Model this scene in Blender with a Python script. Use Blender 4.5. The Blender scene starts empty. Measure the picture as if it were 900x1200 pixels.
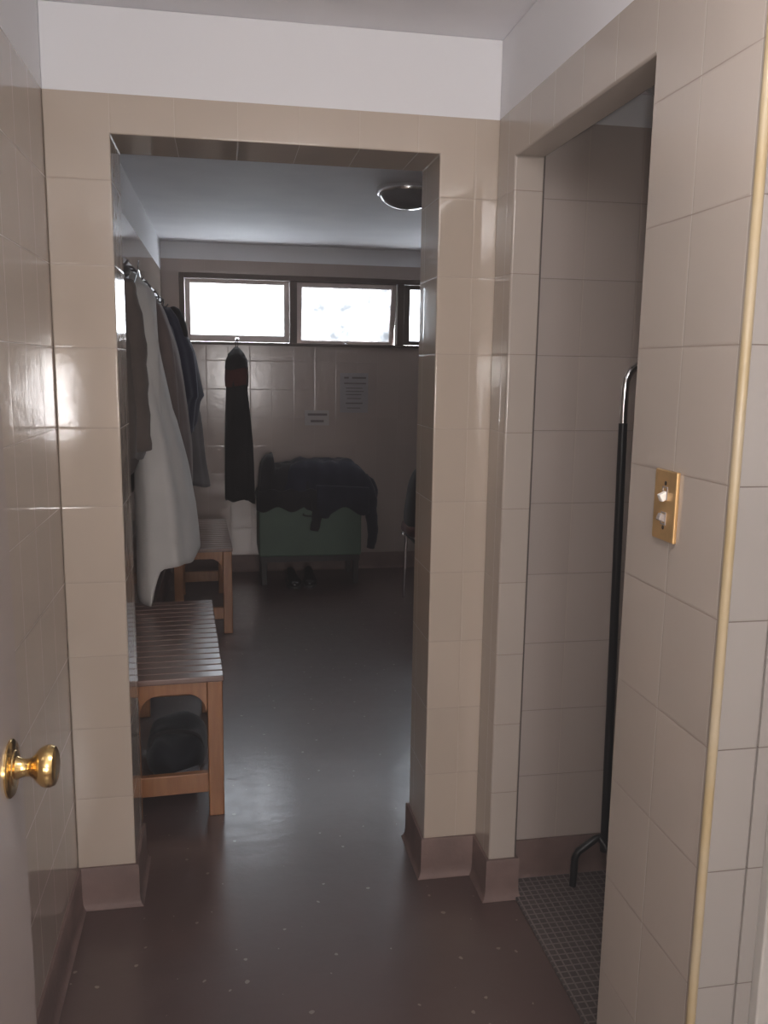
import bpy, bmesh, math, random
from mathutils import Vector, Matrix, Euler, noise
random.seed(7)
PI = math.pi
col = bpy.context.scene.collection

# ------------------------------------------------------------------ constants (metres)
XL, XR = -0.4135, 0.7117          # left wall, right wall of the passage
D0, D1 = 2.272, 2.480             # divider wall, front and back face
JL, JR = -0.2614, 0.556           # doorway jambs
DT = 2.027                        # doorway head
YC = 1.105                        # near corner of the right wall
SY0, SY1, ST = 1.427, 2.135, 2.000  # shower doorway
BY = 6.23                         # far wall
CE = 2.312                        # ceiling
SK = 0.12                         # skirting height

# ------------------------------------------------------------------ material helpers
def new_mat(name):
    m = bpy.data.materials.new(name); m.use_nodes = True
    nt = m.node_tree
    b = nt.nodes['Principled BSDF']
    return m, nt, b
def N(nt, t, **kw):
    n = nt.nodes.new(t)
    for k, v in kw.items(): setattr(n, k, v)
    return n
def math_n(nt, op, a, b=None, clamp=False):
    n = nt.nodes.new('ShaderNodeMath'); n.operation = op; n.use_clamp = clamp
    for i, v in enumerate((a, b)):
        if v is None: continue
        if isinstance(v, (int, float)): n.inputs[i].default_value = v
        else: nt.links.new(v, n.inputs[i])
    return n.outputs[0]
def mixc(nt, fac, a, b):
    n = nt.nodes.new('ShaderNodeMix'); n.data_type = 'RGBA'
    if isinstance(fac, (int, float)): n.inputs[0].default_value = fac
    else: nt.links.new(fac, n.inputs[0])
    for i, v in ((6, a), (7, b)):
        if isinstance(v, (tuple, list)): n.inputs[i].default_value = (*v[:3], 1)
        else: nt.links.new(v, n.inputs[i])
    return n.outputs[2]
def noise_n(nt, scale, detail=3, vec=None, rough=.5):
    n = nt.nodes.new('ShaderNodeTexNoise'); n.inputs['Scale'].default_value = scale
    n.inputs['Detail'].default_value = detail; n.inputs['Roughness'].default_value = rough
    if vec is not None: nt.links.new(vec, n.inputs['Vector'])
    return n.outputs['Fac']
def ramp(nt, fac, stops):
    r = nt.nodes.new('ShaderNodeValToRGB')
    el = r.color_ramp.elements
    while len(el) < len(stops): el.new(.5)
    for e, (p, c) in zip(el, stops):
        e.position = p; e.color = (*c, 1) if len(c) == 3 else c
    nt.links.new(fac, r.inputs[0]); return r.outputs[0]
def objvec(nt):
    return nt.nodes.new('ShaderNodeTexCoord').outputs['Object']

def plain(name, c, rough=.5, metal=0, var=.12, scale=12, bump=0, bscale=60, spec=.5, sheen=0, coat=0):
    m, nt, b = new_mat(name)
    v = objvec(nt)
    f = noise_n(nt, scale, 4, v)
    lo = tuple(x*(1-var) for x in c); hi = tuple(min(1, x*(1+var)) for x in c)
    nt.links.new(ramp(nt, f, [(.3, lo), (.7, hi)]), b.inputs['Base Color'])
    b.inputs['Roughness'].default_value = rough; b.inputs['Metallic'].default_value = metal
    b.inputs['Specular IOR Level'].default_value = spec
    if sheen: b.inputs['Sheen Weight'].default_value = sheen
    if coat: b.inputs['Coat Weight'].default_value = coat; b.inputs['Coat Roughness'].default_value = .15
    if bump:
        bn = N(nt, 'ShaderNodeBump'); bn.inputs['Strength'].default_value = bump; bn.inputs['Distance'].default_value = .004
        nt.links.new(noise_n(nt, bscale, 3, v), bn.inputs['Height']); nt.links.new(bn.outputs[0], b.inputs['Normal'])
    return m

TILE = (.50, .42, .345)
PAINT = (.74, .735, .75)
def tile_mat(name, off_x, off_y, base=TILE, top=2.118, rough=.15, spec=.9, jb=.0004, tw=.152, hj=(.34, .275, .22), vj=(.47, .395, .32)):
    """glazed 152 x 200 tiles in world metres; joints follow x on walls facing y and y on walls facing x; paint above `top`"""
    m, nt, b = new_mat(name)
    geo = N(nt, 'ShaderNodeNewGeometry')
    sp = N(nt, 'ShaderNodeSeparateXYZ'); nt.links.new(geo.outputs['Position'], sp.inputs[0])
    sn = N(nt, 'ShaderNodeSeparateXYZ'); nt.links.new(geo.outputs['True Normal'], sn.inputs[0])
    facex = math_n(nt, 'GREATER_THAN', math_n(nt, 'ABSOLUTE', sn.outputs[0]), .7)
    ux = math_n(nt, 'DIVIDE', math_n(nt, 'SUBTRACT', sp.outputs[0], off_x), tw)
    uy = math_n(nt, 'DIVIDE', math_n(nt, 'SUBTRACT', sp.outputs[1], off_y), tw)
    u = math_n(nt, 'ADD', math_n(nt, 'MULTIPLY', uy, facex), math_n(nt, 'MULTIPLY', ux, math_n(nt, 'SUBTRACT', 1, facex)))
    w = math_n(nt, 'DIVIDE', math_n(nt, 'SUBTRACT', sp.outputs[2], SK), .2)
    def joint(t, half):
        fr = math_n(nt, 'FRACT', math_n(nt, 'ADD', t, 100.5))
        return math_n(nt, 'ABSOLUTE', math_n(nt, 'SUBTRACT', fr, .5))      # 0 at joint
    du = math_n(nt, 'MULTIPLY', joint(u, 0), tw); dw = math_n(nt, 'MULTIPLY', joint(w, 0), .2)
    paint = math_n(nt, 'GREATER_THAN', sp.outputs[2], top)
    nop = math_n(nt, 'SUBTRACT', 1, paint)
    gh = math_n(nt, 'MULTIPLY', math_n(nt, 'LESS_THAN', dw, .0009), nop)
    gv = math_n(nt, 'MULTIPLY', math_n(nt, 'LESS_THAN', du, .0007), nop)
    b.inputs['Specular IOR Level'].default_value = spec
    # per tile tone
    cell = N(nt, 'ShaderNodeCombineXYZ')
    nt.links.new(math_n(nt, 'FLOOR', u), cell.inputs[0]); nt.links.new(math_n(nt, 'FLOOR', w), cell.inputs[1]); nt.links.new(facex, cell.inputs[2])
    wn = N(nt, 'ShaderNodeTexWhiteNoise'); nt.links.new(cell.outputs[0], wn.inputs['Vector'])
    tone = math_n(nt, 'ADD', math_n(nt, 'MULTIPLY', wn.outputs['Value'], .07), math_n(nt, 'MULTIPLY', noise_n(nt, 2.2, 3, geo.outputs['Position']), .16))
    c0 = mixc(nt, tone, tuple(x*1.05 for x in base), tuple(x*.35 for x in base))
    c1 = mixc(nt, gv, c0, vj); c2 = mixc(nt, gh, c1, hj)
    c3 = mixc(nt, paint, c2, PAINT)
    nt.links.new(c3, b.inputs['Base Color'])
    r = math_n(nt, 'ADD', math_n(nt, 'MULTIPLY', paint, .55), rough)
    r = math_n(nt, 'ADD', r, math_n(nt, 'MULTIPLY', math_n(nt, 'MAXIMUM', gh, gv), .25))
    nt.links.new(r, b.inputs['Roughness'])
    # pillowed tile edge + faint waviness of the glaze
    edge = math_n(nt, 'MINIMUM', du, dw)
    h = math_n(nt, 'MULTIPLY', math_n(nt, 'MINIMUM', math_n(nt, 'DIVIDE', edge, .004), 1), nop)
    h2 = math_n(nt, 'ADD', math_n(nt, 'MULTIPLY', h, jb), math_n(nt, 'MULTIPLY', noise_n(nt, 14, 2, geo.outputs['Position']), .0007))
    bn = N(nt, 'ShaderNodeBump'); bn.inputs['Strength'].default_value = .8; bn.inputs['Distance'].default_value = 1
    nt.links.new(h2, bn.inputs['Height']); nt.links.new(bn.outputs[0], b.inputs['Normal'])
    return m

M_tile_div = tile_mat('glazed_tile_divider', JL, D0, rough=.095)
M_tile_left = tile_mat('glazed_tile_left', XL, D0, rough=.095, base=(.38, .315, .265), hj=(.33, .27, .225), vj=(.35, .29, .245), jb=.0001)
M_tile_right = tile_mat('glazed_tile_right', XR, 1.273, spec=.6, base=(.455, .395, .345), vj=(.46, .41, .36), hj=(.26, .205, .17))
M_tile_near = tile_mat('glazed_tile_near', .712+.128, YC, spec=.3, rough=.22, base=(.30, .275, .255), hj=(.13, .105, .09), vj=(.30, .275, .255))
M_tile_back = tile_mat('glazed_tile_back', .03, 1.0, spec=.6, rough=.17, top=2.2, base=(.42, .345, .31), vj=(.40, .33, .30), hj=(.34, .28, .25))
M_tile_shower = tile_mat('glazed_tile_shower', .79, 2.22, base=(.50, .43, .385), top=2.11, hj=(.24, .2, .17))

m, nt, b = new_mat('ceiling_paint'); M_ceil = m
f = noise_n(nt, 3, 4, objvec(nt))
nt.links.new(ramp(nt, f, [(.3, (.76, .75, .78)), (.7, (.84, .83, .85))]), b.inputs['Base Color']); b.inputs['Roughness'].default_value = .75

# floor: worn red-brown sealed concrete
m, nt, b = new_mat('sealed_red_brown_floor'); M_floor = m
v = objvec(nt)
f1 = noise_n(nt, 1.6, 5, v, .6); f2 = noise_n(nt, 22, 4, v, .65); f3 = noise_n(nt, 150, 2, v)
c = ramp(nt, f1, [(.3, (.058, .030, .027)), (.7, (.092, .052, .046))])
c = mixc(nt, math_n(nt, 'MULTIPLY', f2, .35), c, (.115, .085, .08))
sp_ = math_n(nt, 'GREATER_THAN', noise_n(nt, 48, 0, v), .82)
c = mixc(nt, sp_, c, (.22, .18, .16))
nt.links.new(c, b.inputs['Base Color'])
nt.links.new(math_n(nt, 'ADD', math_n(nt, 'MULTIPLY', f2, .18), .34), b.inputs['Roughness'])
b.inputs['Specular IOR Level'].default_value = .6
b.inputs['Coat Weight'].default_value = .65; b.inputs['Coat IOR'].default_value = 1.6
nt.links.new(math_n(nt, 'ADD', math_n(nt, 'MULTIPLY', f2, .16), .13), b.inputs['Coat Roughness'])
bn = N(nt, 'ShaderNodeBump'); bn.inputs['Strength'].default_value = .5; bn.inputs['Distance'].default_value = .004
nt.links.new(math_n(nt, 'ADD', math_n(nt, 'MULTIPLY', noise_n(nt, 9, 3, v), .6), math_n(nt, 'MULTIPLY', f2, .25)), bn.inputs['Height']); nt.links.new(bn.outputs[0], b.inputs['Normal']); nt.links.new(bn.outputs[0], b.inputs['Coat Normal'])

# shower floor: small dark mosaic
m, nt, b = new_mat('dark_mosaic_floor'); M_mosaic = m
v = objvec(nt)
br = N(nt, 'ShaderNodeTexBrick'); nt.links.new(v, br.inputs['Vector'])
br.offset = 0; br.inputs['Scale'].default_value = 1
br.inputs['Brick Width'].default_value = .021; br.inputs['Row Height'].default_value = .021
br.inputs['Mortar Size'].default_value = .0022; br.inputs['Mortar Smooth'].default_value = .2
br.inputs['Color1'].default_value = (.075, .060, .057, 1); br.inputs['Color2'].default_value = (.10, .080, .076, 1); br.inputs['Mortar'].default_value = (.21, .18, .17, 1)
nt.links.new(br.outputs['Color'], b.inputs['Base Color']); b.inputs['Roughness'].default_value = .3
bn = N(nt, 'ShaderNodeBump'); bn.inputs['Strength'].default_value = .8; bn.inputs['Distance'].default_value = .0015; bn.invert = True
nt.links.new(br.outputs['Fac'], bn.inputs['Height']); nt.links.new(bn.outputs[0], b.inputs['Normal'])

M_skirt = plain('red_brown_skirting', (.165, .108, .094), .6, var=.18, scale=9, bump=.3)
M_yellow = None
m, nt, b = new_mat('yellowed_corner_sealant'); M_yellow = m
geo = N(nt, 'ShaderNodeNewGeometry'); sp = N(nt, 'ShaderNodeSeparateXYZ'); nt.links.new(geo.outputs['Position'], sp.inputs[0])
cc = ramp(nt, noise_n(nt, 6, 3, geo.outputs['Position']), [(.3, (.36, .27, .14)), (.7, (.40, .33, .23))])
low = math_n(nt, 'LESS_THAN', math_n(nt, 'ADD', sp.outputs[2], math_n(nt, 'MULTIPLY', noise_n(nt, 60, 3, geo.outputs['Position']), .05)), .365)
nt.links.new(mixc(nt, low, cc, (.33, .13, .10)), b.inputs['Base Color']); b.inputs['Roughness'].default_value = .35
M_seal_shade = plain('sealant_with_shade', (.10, .08, .07), .6)
M_door = plain('cream_brown_gloss_door', (.35, .29, .26), .16, var=.06, scale=3, bump=.05, bscale=9)
M_greyframe = plain('grey_painted_frame', (.42, .40, .37), .4, var=.05)
M_brass = plain('brass', (.72, .50, .20), .22, 1, var=.12, scale=20)
M_plate = plain('tarnished_brass_plate', (.62, .39, .17), .33, .55, var=.12, scale=25)
M_ivory = plain('ivory_plastic', (.80, .76, .70), .3, var=.03)
M_greyplastic = plain('grey_toggle_plastic', (.30, .26, .24), .4, var=.05)
M_black = plain('black_metal', (.012, .012, .013), .3, .2, var=.1)
M_steel = plain('dull_steel', (.16, .15, .15), .35, .8)
M_chrome = plain('chrome', (.75, .75, .77), .12, 1, var=.04)
M_screw = plain('dark_screw', (.06, .045, .03), .4, .6)
M_wframe = plain('dark_brown_window_wood', (.105, .075, .062), .45, var=.15, scale=8)
M_sash = plain('beige_painted_sash', (.70, .60, .56), .45, var=.08, scale=8)

def wood(name, a, c2, rough=.3, sc=(30, 2, 30)):
    m, nt, b = new_mat(name)
    mp = N(nt, 'ShaderNodeMapping'); mp.inputs['Scale'].default_value = sc
    nt.links.new(objvec(nt), mp.inputs[0])
    f = noise_n(nt, 1.5, 5, mp.outputs[0], .6)
    nt.links.new(ramp(nt, f, [(.3, a), (.7, c2)]), b.inputs['Base Color'])
    b.inputs['Roughness'].default_value = rough
    b.inputs['Coat Weight'].default_value = .3; b.inputs['Coat Roughness'].default_value = .2
    bn = N(nt, 'ShaderNodeBump'); bn.inputs['Strength'].default_value = .25; bn.inputs['Distance'].default_value = .002
    nt.links.new(f, bn.inputs['Height']); nt.links.new(bn.outputs[0], b.inputs['Normal'])
    return m
M_slat = wood('dark_varnished_slat', (.14, .080, .062), (.20, .115, .090), .28, (2, 30, 30))
M_frame = wood('orange_brown_varnished_wood', (.24, .095, .034), (.36, .155, .058), .38, (25, 25, 3))

def cloth(name, c, rough=.9, var=.2, scale=5, stripe=None):
    m, nt, b = new_mat(name)
    v = objvec(nt)
    f = noise_n(nt, scale, 4, v)
    cc = ramp(nt, f, [(.3, tuple(x*(1-var) for x in c)), (.7, tuple(x*(1+var) for x in c))])
    if stripe:
        sx = N(nt, 'ShaderNodeSeparateXYZ'); nt.links.new(v, sx.inputs[0])
        t = math_n(nt, 'FRACT', math_n(nt, 'ADD', math_n(nt, 'MULTIPLY', sx.outputs[1], stripe[1]), math_n(nt, 'MULTIPLY', sx.outputs[0], stripe[1]*.8)))
        cc = mixc(nt, math_n(nt, 'GREATER_THAN', t, stripe[2]), cc, stripe[0])
    nt.links.new(cc, b.inputs['Base Color']); b.inputs['Roughness'].default_value = rough
    b.inputs['Specular IOR Level'].default_value = .2; b.inputs['Sheen Weight'].default_value = .15
    bn = N(nt, 'ShaderNodeBump'); bn.inputs['Strength'].default_value = .35; bn.inputs['Distance'].default_value = .006
    nt.links.new(noise_n(nt, 14, 4, v), bn.inputs['Height']); nt.links.new(bn.outputs[0], b.inputs['Normal'])
    return m

# ------------------------------------------------------------------ mesh helpers
def finish(name, bm, mat, parent=None, bevel=0, smooth=False, seg=2, mats=None):
    bmesh.ops.recalc_face_normals(bm, faces=bm.faces)
    me = bpy.data.meshes.new(name); bm.to_mesh(me); bm.free()
    for mm in (mats or [mat]): me.materials.append(mm)
    o = bpy.data.objects.new(name, me); col.objects.link(o)
    if parent: o.parent = parent
    if bevel:
        mod = o.modifiers.new('Bevel', 'BEVEL'); mod.width = bevel; mod.segments = seg; mod.limit_method = 'ANGLE'; mod.angle_limit = .6
        mod.harden_normals = True
    if smooth or bevel:
        for p in me.polygons: p.use_smooth = bool(smooth)
        if smooth == 'auto':
            for p in me.polygons: p.use_smooth = True
            me.set_sharp_from_angle(angle=.7)
    return o
def add_box(bm, x0, x1, y0, y1, z0, z1, mat=None, mi=0):
    vs = [bm.verts.new((x, y, z)) for x in (x0, x1) for y in (y0, y1) for z in (z0, z1)]
    for f in ((0, 1, 3, 2), (4, 6, 7, 5), (0, 4, 5, 1), (2, 3, 7, 6), (0, 2, 6, 4), (1, 5, 7, 3)):
        fc = bm.faces.new([vs[i] for i in f]); fc.material_index = mi
    if mat is not None: bmesh.ops.transform(bm, matrix=mat, verts=vs)
    return vs
def box(name, x0, x1, y0, y1, z0, z1, mat, parent=None, bevel=0):
    bm = bmesh.new(); add_box(bm, x0, x1, y0, y1, z0, z1); return finish(name, bm, mat, parent, bevel)
def prism(bm, poly, axis, a, b_):
    """poly in the two other axes, extruded along axis from a to b_"""
    def P(p, t):
        if axis == 'y': return (p[0], t, p[1])
        if axis == 'x': return (t, p[0], p[1])
        return (p[0], p[1], t)
    A = [bm.verts.new(P(p, a)) for p in poly]; B = [bm.verts.new(P(p, b_)) for p in poly]
    bm.faces.new(A); bm.faces.new(B[::-1])
    n = len(poly)
    for i in range(n): bm.faces.new([A[i], A[(i+1) % n], B[(i+1) % n], B[i]])
def add_tube(bm, pts, r, seg=12, cap=True):
    """tube through pts; r is a number or list of radii (or (ru, rv) pairs)"""
    pts = [Vector(p) for p in pts]; n = len(pts)
    rr = r if isinstance(r, (list, tuple)) else [r]*n
    T = []
    for i in range(n):
        t = (pts[min(i+1, n-1)]-pts[max(i-1, 0)]).normalized(); T.append(t)
    up = Vector((0, 0, 1)) if abs(T[0].z) < .9 else Vector((1, 0, 0))
    u = (up - T[0]*up.dot(T[0])).normalized(); rings = []
    for i in range(n):
        u = (u - T[i]*u.dot(T[i])).normalized(); w = T[i].cross(u)
        a, b_ = rr[i] if isinstance(rr[i], (tuple, list)) else (rr[i], rr[i])
        rings.append([bm.verts.new(pts[i]+u*math.cos(2*PI*k/seg)*a+w*math.sin(2*PI*k/seg)*b_) for k in range(seg)])
    for i in range(n-1):
        for k in range(seg):
            bm.faces.new([rings[i][k], rings[i][(k+1) % seg], rings[i+1][(k+1) % seg], rings[i+1][k]])
    if cap: bm.faces.new(rings[0][::-1]); bm.faces.new(rings[-1])
    return rings
def add_lathe(bm, prof, M=None, seg=32):
    """prof: (r, h) pairs turned about local z"""
    rings = []
    allv = []
    for r, h in prof:
        ring = [bm.verts.new((max(r, .0002)*math.cos(2*PI*k/seg), max(r, .0002)*math.sin(2*PI*k/seg), h)) for k in range(seg)]
        rings.append(ring); allv += ring
    for i in range(len(rings)-1):
        for k in range(seg):
            bm.faces.new([rings[i][k], rings[i][(k+1) % seg], rings[i+1][(k+1) % seg], rings[i+1][k]])
    bm.faces.new(rings[0][::-1]); bm.faces.new(rings[-1])
    if M is not None: bmesh.ops.transform(bm, matrix=M, verts=allv)
def bez(pts, n=8):
    """smooth (Catmull-Rom) resample"""
    P = [Vector(p) for p in pts]; out = []
    for i in range(len(P)-1):
        a, b_, c, d = P[max(i-1, 0)], P[i], P[i+1], P[min(i+2, len(P)-1)]
        for k in range(n):
            t = k/n
            out.append(.5*((2*b_)+(c-a)*t+(2*a-5*b_+4*c-d)*t*t+(3*b_-a-3*c+d)*t**3))
    out.append(P[-1]); return out
def thing(name, label, cat, loc=(0, 0, 0), rz=0, group=None):
    o = bpy.data.objects.new(name, None); col.objects.link(o); o.empty_display_size = .1
    o.location = loc; o.rotation_euler = (0, 0, rz); o['label'] = label; o['category'] = cat
    if group: o['group'] = group
    return o
def tag(o, label, cat, group=None):
    o['label'] = label; o['category'] = cat
    if group: o['group'] = group
    return o
def struct(o): o['kind'] = 'structure'; return o
def copy_tree(o, parent=None):
    c = o.copy(); col.objects.link(c)
    if parent: c.parent = parent
    for ch in [x for x in bpy.data.objects if x.parent == o]: copy_tree(ch, c)
    return c

# ------------------------------------------------------------------ room shell
struct(box('floor', -.60, 2.75, -1.65, BY+.2, -.1, 0, M_floor))
o = struct(box('floor_shower', .79, 1.95, 1.185, 2.215, 0.0, .006, M_mosaic))
struct(box('ceiling', -.60, 2.75, -1.65, BY+.2, CE, CE+.1, M_ceil))
struct(box('ceiling_shower', .79, 1.95, 1.185, 2.22, 2.19, CE, M_ceil))
struct(box('wall_left', XL-.15, XL, -1.6, BY, 0, CE, M_tile_left))
bm = bmesh.new()
prism(bm, [(XL, 0), (JL, 0), (JL, DT), (JR, DT), (JR, 0), (2.6, 0), (2.6, CE), (XL, CE)], 'y', D0, D1)
struct(finish('wall_divider', bm, M_tile_div, bevel=.004))
bm = bmesh.new()
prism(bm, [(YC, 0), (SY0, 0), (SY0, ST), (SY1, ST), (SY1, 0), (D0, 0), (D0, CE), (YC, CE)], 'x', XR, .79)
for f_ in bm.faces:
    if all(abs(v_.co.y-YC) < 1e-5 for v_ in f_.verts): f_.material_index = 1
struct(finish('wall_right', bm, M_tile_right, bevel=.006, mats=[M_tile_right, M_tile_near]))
struct(box('wall_shower_back', .79, 1.95, 2.22, D0, 0, CE, M_tile_shower))
struct(box('wall_shower_right', 1.95, 2.05, YC, D0, 0, CE, M_tile_shower))
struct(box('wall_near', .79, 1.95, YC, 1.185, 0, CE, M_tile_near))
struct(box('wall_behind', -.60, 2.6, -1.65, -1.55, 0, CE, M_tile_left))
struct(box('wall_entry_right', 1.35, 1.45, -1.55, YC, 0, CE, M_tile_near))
struct(box('wall_changing_right', 2.6, 2.75, D0, BY, 0, CE, M_tile_back))
# far wall with the strip window opening
WX0, WX1, WZ0, WZ1 = -.295, 2.06, 1.628, 2.110
bm = bmesh.new()
ring_o = [(XL-.15, 0), (2.75, 0), (2.75, CE), (XL-.15, CE)]
ring_i = [(WX0, WZ0), (WX1, WZ0), (WX1, WZ1), (WX0, WZ1)]
for y in (BY, BY+.15):
    pass
vo = [[bm.verts.new((x, y, z)) for x, z in ring_o] for y in (BY, BY+.15)]
vi = [[bm.verts.new((x, y, z)) for x, z in ring_i] for y in (BY, BY+.15)]
for k in range(4):
    n = (k+1) % 4
    bm.faces.new([vo[0][k], vo[0][n], vi[0][n], vi[0][k]]); bm.faces.new([vo[1][k], vi[1][k], vi[1][n], vo[1][n]])
    bm.faces.new([vo[0][k], vo[1][k], vo[1][n], vo[0][n]]); bm.faces.new([vi[0][k], vi[0][n], vi[1][n], vi[1][k]])
struct(finish('wall_back', bm, M_tile_back))

# near jamb tiles: yellowed corner sealant and a dark joint with its shade
bm = bmesh.new(); add_tube(bm, [(XR+.004, YC+.004, .05), (XR+.004, YC+.004, CE-.001)], .0075, 12)
struct(finish('trim_1', bm, M_yellow, smooth='auto'))
struct(box('trim_2', .7890, .7915, SY1+.001, 2.22, SK, 2.19, M_seal_shade))  # dark strip: grout joint plus occlusion shade put into the colour
# grey door frame beside the near tiles
fr = struct(box('trim_3', .815, .875, YC-.02, YC+.002, 0, 2.06, M_greyframe, bevel=.004))
dr = struct(box('door_2', .877, 1.34, YC-.012, YC-.001, .01, 2.04, M_greyframe, bevel=.003))

# coved skirting: profile swept along a floor polyline, outward = left of travel
def skirting(name, pts, closed=False):
    prof = [(0, SK), (.007, SK), (.009, SK-.004), (.009, .035), (.011, .016), (.015, .006), (.020, .0015), (.020, 0), (0, 0)]
    P = [Vector((x, y, 0)) for x, y in pts]; n = len(P)
    bm = bmesh.new(); rings = []
    for i in range(n):
        d0 = (P[i]-P[i-1]).normalized() if i > 0 else (P[1]-P[0]).normalized()
        d1 = (P[i+1]-P[i]).normalized() if i < n-1 else d0
        n0 = Vector((-d0.y, d0.x, 0)); n1 = Vector((-d1.y, d1.x, 0))
        mt = (n0+n1); mt = mt/(mt.dot(n0))
        rings.append([bm.verts.new(P[i]+mt*o_+Vector((0, 0, z))) for o_, z in prof])
    k = len(prof)
    for i in range(n-1):
        for j in range(k):
            bm.faces.new([rings[i][j], rings[i][(j+1) % k], rings[i+1][(j+1) % k], rings[i+1][j]])
    bm.faces.new(rings[0]); bm.faces.new(rings[-1][::-1])
    return struct(finish(name, bm, M_skirt, smooth='auto'))
# travel so that the open room is on the left-hand side of the path
skirting('baseboard_left', [(XL, BY), (XL, D1), (JL, D1), (JL, D0), (XL, D0), (XL, -1.5)])
skirting('baseboard_back', [(2.6, BY), (XL+.03, BY)])
skirting('baseboard_right', [(1.95, 2.22), (.79, 2.22), (.79, SY1), (XR, SY1), (XR, D0), (JR, D0), (JR, D1), (2.6, D1)])

# ------------------------------------------------------------------ window strip
def frosted(name, lo, hi):
    m, nt, b = new_mat(name)
    out = nt.nodes['Material Output']
    nt.nodes.remove(b)
    v = objvec(nt)
    f = noise_n(nt, 7, 6, v, .62)
    tc = ramp(nt, f, [(.30, lo), (.62, hi)])
    tr = N(nt, 'ShaderNodeBsdfTransparent'); nt.links.new(tc, tr.inputs[0])
    tl = N(nt, 'ShaderNodeBsdfTranslucent'); tl.inputs[0].default_value = (.9, .93, .95, 1)
    gl = N(nt, 'ShaderNodeBsdfGlossy'); gl.inputs['Roughness'].default_value = .25; gl.inputs['Color'].default_value = (.8, .8, .8, 1)
    m1 = N(nt, 'ShaderNodeMixShader'); m1.inputs[0].default_value = .10; nt.links.new(tr.outputs[0], m1.inputs[1]); nt.links.new(tl.outputs[0], m1.inputs[2])
    m2 = N(nt, 'ShaderNodeMixShader'); m2.inputs[0].default_value = .05; nt.links.new(m1.outputs[0], m2.inputs[1]); nt.links.new(gl.outputs[0], m2.inputs[2])
    nt.links.new(m2.outputs[0], out.inputs[0])


    return m
M_glass = frosted('frosted_glass', (.52, .55, .58), (.72, .73, .74))
M_glass2 = frosted('mottled_frosted_glass', (.10, .105, .11), (.40, .40, .405))

def frame_bm(bm, x0, x1, z0, z1, y0, y1, wl, wr=None, wb=None, wt=None):
    wr = wl if wr is None else wr; wb = wl if wb is None else wb; wt = wl if wt is None else wt
    add_box(bm, x0, x0+wl, y0, y1, z0, z1); add_box(bm, x1-wr, x1, y0, y1, z0, z1)
    add_box(bm, x0+wl, x1-wr, y0, y1, z0, z0+wb); add_box(bm, x0+wl, x1-wr, y0, y1, z1-wt, z1)
win = bpy.data.objects.new('window_1', None); col.objects.link(win); win.location = (0, BY, WZ0); struct(win)
bm = bmesh.new()
frame_bm(bm, WX0, WX1, 0, WZ1-WZ0, -.02, .08, .035, .035, .02, .035)
for x in (.462, 1.232):
    add_box(bm, x, x+.050, -.018, .08, .02, WZ1-WZ0-.035)
finish('window_frame', bm, M_wframe, win, bevel=.003)
# (x0, x1, tilt, pane insets l r b t)
sashes = [(-.258, .460, 0.0, (.036, .038, .046, .028)), (.514, 1.230, .20, (.036, .036, .040, .034)), (1.284, 2.022, 0.0, (.045, .045, .030, .03))]
for i, (x0, x1, tilt, (wl, wr, wb, wt)) in enumerate(sashes):
    zt = WZ1-WZ0-.037; zb = .022; h = zt-zb+(.026 if tilt else 0); w = x1-x0
    bm = bmesh.new()
    frame_bm(bm, 0, w, -h, 0, -.012, .022, wl, wr, wb, wt)
    s_ = finish('sash', bm, M_wframe if i == 2 else M_sash, win, bevel=.003)
    s_.location = (x0, .02, zt); s_.rotation_euler = (tilt, 0, 0)
    pn = box('pane', wl-.004, w-wr+.004, .003, .008, -h+wb-.004, -wt+.004, M_glass2 if i == 1 else M_glass, s_)
    bm = bmesh.new()
    lx = .352 if i == 0 else w/2
    add_box(bm, lx-.014, lx+.014, -.018, -.012, -h+.008, -h+.030)
    add_lathe(bm, [(.004, 0), (.005, .008), (.011, .012), (.012, .018), (.008, .024), (.001, .026)], Matrix.Translation((lx, -.018, -h+.016)) @ Matrix.Rotation(PI/2, 4, 'X'), 16)
    finish('latch', bm, M_chrome, s_, smooth='auto')

# ------------------------------------------------------------------ left door with brass knob
door = bpy.data.objects.new('door_1', None); col.objects.link(door); door.location = (-.265, .31, .01); struct(door)
box('door_leaf', -.040, 0, 0, .802, 0, 2.03, M_door, door, bevel=.003)
kn = Matrix.Translation((0, .742, .980)) @ Matrix.Rotation(PI/2, 4, 'Y')
bm = bmesh.new(); add_lathe(bm, [(.0355, -.0005), (.0355, .002), (.033, .0045), (.022, .0055), (.021, .007), (.0145, .008)], kn, 40)
finish('knob_rose', bm, M_brass, door, smooth='auto')
bm = bmesh.new(); add_lathe(bm, [(.0145, .008), (.0135, .010), (.0115, .014), (.0105, .019), (.0115, .024), (.0150, .0285), (.0205, .033), (.0245, .038), (.0258, .043), (.0255, .048), (.0235, .0525), (.019, .0545), (.008, .0553), (.001, .0555)], kn, 40)
finish('door_knob', bm, M_brass, door, smooth='auto')

# ------------------------------------------------------------------ light switch
sw = thing('light_switch', 'brass double light switch plate on the cream tiled right wall', 'light switch', (XR, 1.285, 1.265))
bm = bmesh.new(); add_box(bm, -.0065, .0003, -.035, .035, -.058, .058); finish('switch_plate', bm, M_plate, sw, bevel=.0022, seg=3)
bm = bmesh.new()
M_ = Matrix.Translation((-.006, -.0015, .021)) @ Matrix.Rotation(-.45, 4, 'Y')
add_box(bm, -.013, .002, -.0055, .0055, -.010, .003, M_); tg = finish('toggle', bm, M_ivory, sw, bevel=.0018); tg['label'] = 'ivory upper toggle'
bm = bmesh.new()
add_box(bm, -.011, .002, -.0055, .0055, -.006, .006, Matrix.Translation((-.006, -.0015, -.021)) @ Matrix.Rotation(.35, 4, 'Y')); tg = finish('toggle', bm, M_greyplastic, sw, bevel=.0018); tg['label'] = 'grey lower toggle'
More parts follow.
